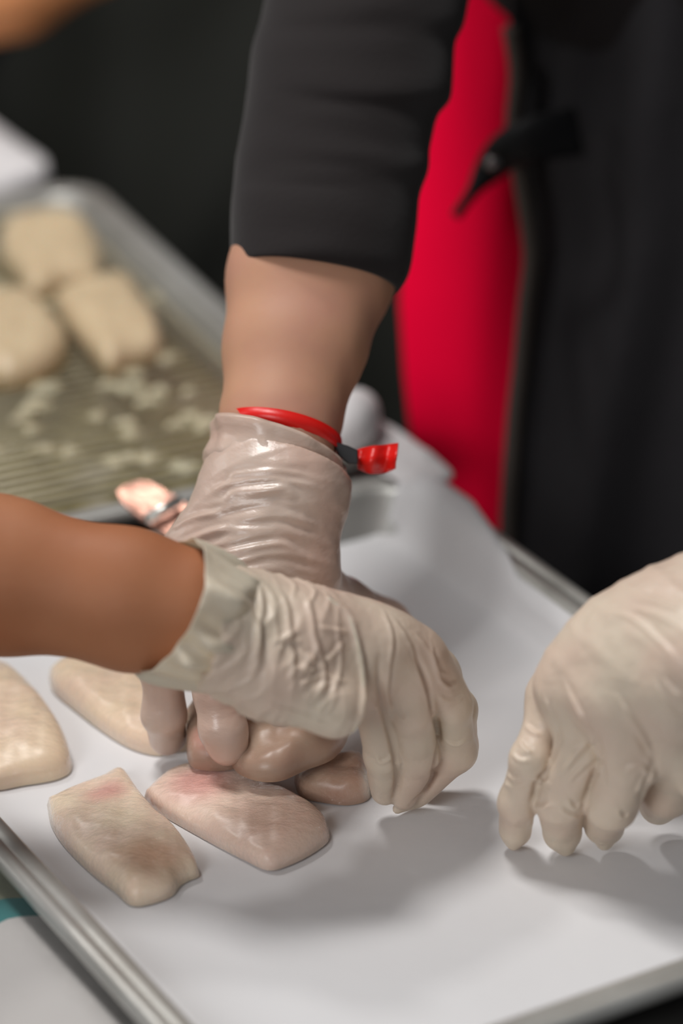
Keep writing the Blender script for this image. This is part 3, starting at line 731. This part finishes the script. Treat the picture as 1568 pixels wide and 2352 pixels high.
# clothing: shirt and trousers as shells over the torso
shf = union([slab([T(0, 0, zt(.90)), T(0, 0, zt(1.12)), T(0, 0, zt(1.32)), T(0, .02, zt(1.45))], [.116, .110, .124, .078], [rt*.07, rt*.055, rt*.085, rt*.10], .05),
             chain([T(.19, 0, zt(1.42)), K4], [.062, .052], .02), chain([T(-.19, 0, zt(1.42)), E0[-1], .4*E0[-1]+.6*E0[-2]], [.062, .058, .054], .02), chain([K4, .15*K4+.85*K3], [.050, .042], .02)], .03)
V, Q = mesh_sdf(shf, *bounds([[T(-.3, -.14, zt(.86)), T(.3, .14, zt(1.5))], C0[2:], [W(900, -420, TA+.13)]], .07), .0075)
N = grad(shf, V, .002); V = V+N*(.004*ridge(V, (0, .2, 1), .07, .8, 1, 2))[:, None]
obj_np('shirt', V, Q, m_black, pA)
trf = union([slab([T(0, 0, zt(.98)), T(0, 0, zt(.86))], [.118, .110], [rt*.07]*2, .04)]+[chain([T(s*.09, 0, zt(.90)), T(s*.10, 0, zt(.48)), T(s*.11, .02, zt(.11))], [.105, .082, .066], .03) for s in (-1, 1)], .03)
V, Q = mesh_sdf(trf, *bounds([[T(-.2, -.1, -.9), T(.2, .1, zt(1.0))]], .1), .010); obj_np('trousers', V, Q, m_denim, pA)

# hanging cloth built as curved vertical sheets with real folds
def drape(name, left, right, t_l, t_r, m, parent, ys, bow=.03, foldf=(9, .006), thick=.003, lab=None, n=70, fph=0.0):
    """left/right: pixel x at each y (interpolated); depths t_l, t_r; bow: bulge towards the viewer"""
    L = np.array(left, float); Rr = np.array(right, float); V = []; F = []; m1 = len(ys)
    for y in ys:
        xl = np.interp(y, L[:, 1], L[:, 0]); xr = np.interp(y, Rr[:, 1], Rr[:, 0])
        for j in range(n):
            q = j/(n-1); t = t_l+(t_r-t_l)*q-bow*math.sin(math.pi*q)+foldf[1]*math.sin(q*foldf[0]+fph+.002*y)+.35*foldf[1]*math.sin(q*foldf[0]*2.3+fph+.004*y)
            V.append(W(xl+(xr-xl)*q, y, t))
    for i in range(m1-1):
        for j in range(n-1): F.append((i*n+j, i*n+j+1, (i+1)*n+j+1, (i+1)*n+j))
    o = obj(name, V, F, m, parent); solid(o, thick, 0)
    if lab: o['label'] = lab
    return o
ys = list(range(-900, 2300, 40))
drape('red_garment', [(1010, -900), (1000, 0), (960, 250), (925, 560), (922, 700), (932, 860), (948, 1010), (1000, 1080), (1040, 1300), (1080, 2300)],
      [(1260, -900), (1260, 0), (1270, 600), (1250, 900), (1230, 1210), (1240, 2300)], 1.835, 1.785, m_red, pA, ys, .018, (5, .003), .003, 'bright red cloth garment hanging between arm and apron', fph=2.2)
drape('apron', [(1150, -900), (1168, -100), (1172, 60), (1184, 170), (1172, 260), (1180, 400), (1205, 480), (1214, 580), (1200, 700), (1184, 850), (1170, 1000), (1158, 1210), (1165, 1500), (1180, 2300)],
      [(2350, -900), (2350, 2300)], 1.772, 1.83, m_apron, pA, ys, .06, (16, .008), .003, 'black apron front filling the right background', n=140)
# apron hem roll, its lit look painted as a lighter brown
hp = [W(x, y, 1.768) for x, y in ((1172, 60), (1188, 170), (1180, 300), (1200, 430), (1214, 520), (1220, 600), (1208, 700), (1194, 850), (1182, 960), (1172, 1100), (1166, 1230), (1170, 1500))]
V, F = tube(cr(hp, 60), .0045, 8); o = obj('apron_hem', V, F, mat('hem_cloth_lit', srgb(86, 78, 72), .85), pA)
# strap with rivet crossing the red cloth
def strap():
    cl = cr([(1330, 300), (1235, 318), (1165, 345), (1120, 392), (1085, 440), (1045, 498)], 30); wd = cr([(56, 0), (54, 0), (46, 0), (34, 0), (16, 0), (12, 0)], 30)[:, 0]
    rings = []
    for i in range(30):
        d = cl[min(i+1, 29)]-cl[max(i-1, 0)]; nn = np.array([-d[1], d[0]])/np.linalg.norm(d); t = 1.742-.008*math.sin(i*.25)
        a = cl[i]+nn*wd[i]; b = cl[i]-nn*wd[i]; ring = []
        for j in range(12):
            an = 2*math.pi*j/12; q = (1+math.cos(an))/2; p = a*q+b*(1-q); ring.append(W(p[0], p[1], t-.004*math.sin(an)))
        rings.append(ring)
    V, F = loft(rings, True, True); obj('apron_strap', V, F, m_strap, pA)['label'] = 'black strap end with a metal rivet'
    c = W(1132, 374, 1.733); V, F = tube([c+fw*.004, c, c-fw*.0015, c-fw*.002], [.0035, .0035, .0025, .0003], 16); obj('rivet', V, F, m_rivet, pA)
strap()
# wristband
def band():
    n = 90; lo_, hi_ = [], []
    for j in range(n):
        a = 2*math.pi*j/n; ca, sa = math.cos(a), math.sin(a)
        for lst, dy in ((lo_, 36), (hi_, 0)): lst.append(W(648+(135+dy*.06)*ca, 987+25*ca-46*sa+dy, TA+.006-(.0255-dy*.00002)*sa-dy*.00004))
    V, F = loft([lo_, hi_]); o = obj('wristband', V, F, m_band, pA); o['label'] = 'red woven ribbon wristband above the glove cuff'; solid(o, .0008)
    t = TA-.006
    def plate(name, pts, th, m, tt, par):
        n = len(pts); V = [W(x, y, tt+dz) for x, y, dz in pts]+[W(x, y, tt+dz+th) for x, y, dz in pts]
        F = [tuple(range(n)), tuple(range(2*n-1, n-1, -1))]+[(i, n+i, n+(i+1) % n, (i+1) % n) for i in range(n)]
        return bevel_mod(obj(name, V, F, m, par, False), .0006)
    plate('clasp', [(762, 1012, 0), (800, 1024, 0), (822, 1034, 0), (822, 1066, 0), (800, 1066, 0), (778, 1048, 0)], .006, m_plastic, t, o)
    # curled ribbon tail
    top = cr([(815, 1034), (845, 1026), (880, 1022), (914, 1018)], 24); bot = cr([(822, 1078), (850, 1088), (885, 1086), (908, 1076)], 24)
    V = []; F = []
    for i in range(24):
        for k in range(8):
            p = top[i]*(1-k/7)+bot[i]*k/7; V.append(W(p[0], p[1], t+.006+.003*math.sin(i*.42+k*.25)+.002*math.cos(k*.9)))
    for i in range(23):
        for k in range(7): F.append((i*8+k, (i+1)*8+k, (i+1)*8+k+1, i*8+k+1))
    solid(obj('ribbon_tail', V, F, m_band, o), .0006)
band()

# ---- hand C: left hand of the same person, at the right edge
fC = [finger([(1276, 1592, .072), (1216, 1745, .054), (1188, 1845, .032), (1184, 1906, .0140)], [.0088, .0080, .0076, .0068]),
      finger([(1312, 1580, .086), (1336, 1722, .062), (1287, 1840, .036), (1290, 1908, .0150)], [.0104, .0102, .0100, .0082]),
      finger([(1402, 1610, .090), (1446, 1745, .066), (1404, 1845, .038), (1388, 1895, .0175)], [.0110, .0112, .0104, .0084]),
      finger([(1488, 1630, .084), (1560, 1755, .056), (1532, 1820, .036), (1514, 1848, .0200)], [.0108, .0108, .0100, .0084])]
wC = (J(1540, 1420, .105), J(1640, 1510, .118))
exC = [chain([J(1590, 1450, .115), K1, K2], [.025, .0255, .031], .01), seg(J(1420, 1500, .100), J(1600, 1560, .105), .020, .022), seg(J(1500, 1470, .11), J(1350, 1560, .088), .019, .013),
       chain([J(1600, 1540, .10), J(1580, 1680, .075), J(1620, 1780, .06)], [.022, .016, .012], .01)]
thC = ([J(1480, 1500, .07), J(1370, 1600, .045), J(1320, 1700, .03)], [.013, .011, .009])
sC = hand_sdf(wC, .020, fC, .018, exC, thC)
sCt = union([sC, seg(J(1184, 1918, .012), J(1180, 1940, .0075), .005, .0028), seg(J(1292, 1925, .012), J(1298, 1945, .008), .0055, .0035), seg(J(1388, 1910, .013), J(1388, 1935, .0085), .006, .0036)], .004)
_sC0 = sCt; cC = .12*K1+.88*K2; axC = cC-K1; axC = axC/np.linalg.norm(axC)
def sCt(P): return np.maximum(_sC0(P), (P-cC.astype(f32))@axC.astype(f32))
V, Q = mesh_sdf(sCt, *bounds([[K2, J(1640, 1780, .06)], thC[0], *[p for p, r in fC]], .045), .0008)
N = grad(sCt, V)
flc = [([(1252, 1640), (1282, 1690), (1262, 1760), (1232, 1800), (1226, 1880)], -.0018, .0013, 0), ([(1345, 1660), (1376, 1740), (1352, 1810), (1342, 1880)], -.0018, .0013, 0), ([(1450, 1680), (1496, 1750), (1480, 1800), (1466, 1850)], -.0018, .0013, 0),
       ([(1390, 1400), (1450, 1420), (1500, 1460), (1568, 1530)], .0008, .0014, .6), ([(1470, 1365), (1520, 1385), (1568, 1400)], .0010, .0014, .6), ([(1440, 1395), (1500, 1410), (1560, 1440)], .0007, .0012, .6),
       ([(1250, 1600), (1268, 1650), (1285, 1690)], .0010, .0010, .5), ([(1290, 1560), (1325, 1630), (1360, 1690), (1376, 1750), (1380, 1790)], .0012, .0012, .6),
       ([(1415, 1600), (1450, 1650), (1480, 1700), (1495, 1760), (1498, 1800)], .0012, .0012, .6), ([(1370, 1690), (1330, 1730), (1285, 1780)], .0009, .0011, .5), ([(1372, 1735), (1340, 1760), (1300, 1800)], .0008, .0010, .5),
       ([(1350, 1700), (1322, 1730), (1300, 1770)], .0007, .0010, .5), ([(1228, 1785), (1240, 1795), (1262, 1800)], .0012, .0012, .4), ([(1224, 1850), (1242, 1856), (1262, 1850)], .0012, .0011, .4),
       ([(1300, 1835), (1318, 1858), (1336, 1845)], .0009, .0010, .6), ([(1285, 1860), (1305, 1872), (1330, 1880)], .0008, .0009, .6), ([(1415, 1860), (1430, 1878), (1448, 1868)], .0009, .0010, .6),
       ([(1430, 1770), (1470, 1762), (1492, 1780)], .0009, .0011, .6), ([(1465, 1820), (1478, 1795), (1492, 1770)], .0010, .0011, .5), ([(1190, 1700), (1205, 1720), (1222, 1730)], .0009, .0010, .5),
       ([(1205, 1665), (1222, 1680), (1240, 1690)], .0009, .0010, .5), ([(1175, 1730), (1190, 1745), (1215, 1748)], .0008, .0009, .5), ([(1160, 1775), (1178, 1790), (1200, 1788)], .0008, .0009, .5),
       ([(1155, 1800), (1180, 1808), (1215, 1800)], .0006, .0009, .5), ([(1500, 1560), (1530, 1620), (1560, 1650)], .0008, .0012, .5), ([(1520, 1560), (1545, 1590), (1568, 1600)], .0008, .0010, .5)]
disp = folds(sCt, V, N, flc)+.0004*vnoise(V, 110, 3)+.00025*vnoise(V, 300, 4)
disp += np.clip((V[:, 2]-.07)/.03, 0, 1)*.0004*ridge(V, (1, .4, .5), .012, .7, 2, 3)
V = V+N*disp[:, None]
gC = obj_np('glove', V, Q, m_glove, pA); gC['label'] = 'beige latex glove on the left hand at the right edge'

# ------------------------------------------------------------------ person D: dark figure behind at left
pD = empty('person', W(330, 900, 2.66)*np.array([1, 1, 0])+np.array([0, 0, -.9]), 'person in dark clothes standing behind the wire rack at left', 'person')
def person_D():
    X = W(380, 300, 2.66)
    T = lambda x, y, z: np.array([X[0]+x, X[1]+y, z])
    h = [seg(T(0, .01, zt(1.46)), T(0, -.01, zt(1.58)), .055, .052), seg(T(0, -.01, zt(1.66)), T(0, -.035, zt(1.60)), .092, .065)]
    tor = [slab([T(0, 0, zt(.93)), T(0, 0, zt(1.12)), T(0, 0, zt(1.32)), T(0, .02, zt(1.44))], [.105, .10, .115, .07], [rt*.07, rt*.055, rt*.085, rt*.10], .05)]
    lg = [chain([T(s*.09, 0, zt(.92)), T(s*.10, 0, zt(.48)), T(s*.11, .02, zt(.09))], [.09, .062, .046], .03) for s in (-1, 1)]+[seg(T(s*.11, .02, zt(.05)), T(s*.12, -.15, zt(.04)), .045, .038) for s in (-1, 1)]
    a1 = [T(-.20, 0, zt(1.40)), W(-420, -300, 2.30), W(-120, 20, 2.22), W(40, -14, 2.20), W(230, -100, 2.20), W(330, -140, 2.2)]
    a2 = [T(.20, 0, zt(1.40)), T(.27, -.02, zt(1.15)), T(.16, -.16, zt(1.22)), T(.10, -.17, zt(1.24))]
    arm = [chain(a1, [.045, .036, .030, .027, .021, .024], .01), chain(a2, [.045, .036, .024, .026], .01)]
    s = union([union(tor+lg+h, .05)]+arm, .02)
    V, Q = mesh_sdf(s, *bounds([[T(-.25, -.2, -.9), T(.3, .12, zt(1.78))], a1], .06), .008); obj_np('body', V, Q, m_skinD, pD)
    f = union([slab([T(0, 0, zt(.88)), T(0, 0, zt(1.12)), T(0, 0, zt(1.32)), T(0, .02, zt(1.44))], [.116, .110, .124, .078], [rt*.07, rt*.055, rt*.085, rt*.10], .05),
               chain([T(-.19, 0, zt(1.40)), W(-420, -300, 2.30)], [.06, .048], .02), chain([T(.19, 0, zt(1.40)), T(.265, -.02, zt(1.18))], [.06, .047], .02)], .03)
    V, Q = mesh_sdf(f, *bounds([[T(-.3, -.14, zt(.86)), T(.3, .14, zt(1.5))], [W(-420, -300, 2.3)]], .07), .010)
    obj_np('shirt', V+grad(f, V, .002)*(.005*ridge(V, (0, .2, 1), .09, .8, 1, 2))[:, None], Q, m_apron2, pD)
    t = union([slab([T(0, 0, zt(.96)), T(0, 0, zt(.86))], [.118, .110], [rt*.07]*2, .04)]+[chain([T(s_*.09, 0, zt(.90)), T(s_*.10, 0, zt(.48)), T(s_*.11, .02, zt(.11))], [.10, .080, .064], .03) for s_ in (-1, 1)], .03)
    V, Q = mesh_sdf(t, *bounds([[T(-.2, -.1, -.9), T(.2, .1, zt(1.0))]], .1), .012); obj_np('trousers', V, Q, m_denim, pD)
    drape('apron', [(-330, -700), (-330, 1500)], [(980, -700), (980, 1500)], 2.66, 2.30, m_apron2, pD, list(range(-700, 1500, 50)), .05, (13, .012), .003, 'dark green-black apron with soft vertical folds', n=120, fph=1.0)
person_D()

# ------------------------------------------------------------------ small things behind the hand
# metal spatula lying on the rim, polished blade end
def spatula():
    root = empty('metal_spatula', J(330, 1160, .03), 'polished metal spatula tip poking out left of the wrist', 'spatula')
    z = .036; pts = [(272, 1128), (285, 1118), (318, 1106), (345, 1110), (412, 1148), (520, 1230), (470, 1290), (352, 1206), (330, 1190), (282, 1150)]
    n = len(pts); zz = lambda y: .040+(1206-y)*.00011
    V = [J(x, y, zz(y)) for x, y in pts]+[J(x, y, zz(y))-np.array([0, 0, .0016]) for x, y in pts]
    F = [tuple(range(n))[::-1], tuple(range(n, 2*n))]+[(i, n+i, n+(i+1) % n, (i+1) % n) for i in range(n)]
    bevel_mod(obj('blade', V, F, m_steel, root, False), .0005)
    V, F = tube([J(336, 1192, zz(1190)+.003), J(412, 1148, zz(1148)+.003)], .0026, 10); obj('blade_lip', V, F, mat('lip_steel', srgb(230, 232, 226), .3, .9), root)
spatula()

def crumple(name, outline, z0, th, m, label, cat, seed, amp=.004):
    P = np.array([J(x, y, z0) for x, y in outline])[:, :2]; P = np.vstack([P, P[:1]]); n = 80; C = cr(P, n+1)[:-1]; cen = C.mean(0); V = []; F = []; nr = 20
    for k in range(1, nr+1):
        r = k/nr
        for c in C:
            p = cen+(c-cen)*r; q = np.array([[p[0], p[1], seed]])
            V.append((p[0], p[1], z0+.0006+th*(1-r**3)+amp*(1-r**4)*abs(float(vnoise(q, 110, seed)[0]))*1.5+amp*(1-r**4)*abs(float(vnoise(q, 60, seed+3)[0]))*2))
    for k in range(nr-1):
        for j in range(n): F.append((k*n+j, (k+1)*n+j, (k+1)*n+(j+1) % n, k*n+(j+1) % n))
    V.append((*cen, z0+th+.001)); t = len(V)-1
    for j in range(n): F.append((j, (j+1) % n, t))
    o = obj(name, V, F, m); solid(o, .0006, -1); return tag(o, label, cat)
crumple('paper_towel', [(860, 1080), (840, 1020), (800, 975), (775, 940), (790, 918), (860, 962), (940, 1012), (1010, 1062), (1040, 1098), (990, 1118), (920, 1112)], .026, .003, m_paper2, 'crumpled white paper towel on the pan corner behind the red wristband', 'paper towel', 2, .0022)
V, F = tube(cr([J(762, 1015, .040), J(790, 985, .046), J(812, 955, .044), J(822, 940, .036)], 20), [.010+.004*math.sin(i*.16) for i in range(20)], 20)
tag(obj('rolled_napkin', V, F, m_paper2), 'small rolled white napkin end just right of the bare wrist', 'napkin')
# white paper beyond the rack
V, F = [], []
n = 24
A, B, C_, D_ = J(-420, 560, .004), J(112, 452, .004), J(100, 405, .004), J(-420, 80, .004)
for i in range(n+1):
    for j in range(n+1):
        u, q = i/n, j/n; p = (A*(1-u)+B*u)*(1-q)+(D_*(1-u)+C_*u)*q; p = p+np.array([0, 0, .017+.004*math.sin(u*7+q*4)]); V.append(p)
for i in range(n):
    for j in range(n): k = i*(n+1)+j; F.append((k, k+n+1, k+n+2, k+1))
tag(solid(obj('white_tray_liner', V, F, m_paper2), .018, -1), 'stack of white paper sheets on the table beyond the wire rack', 'paper')
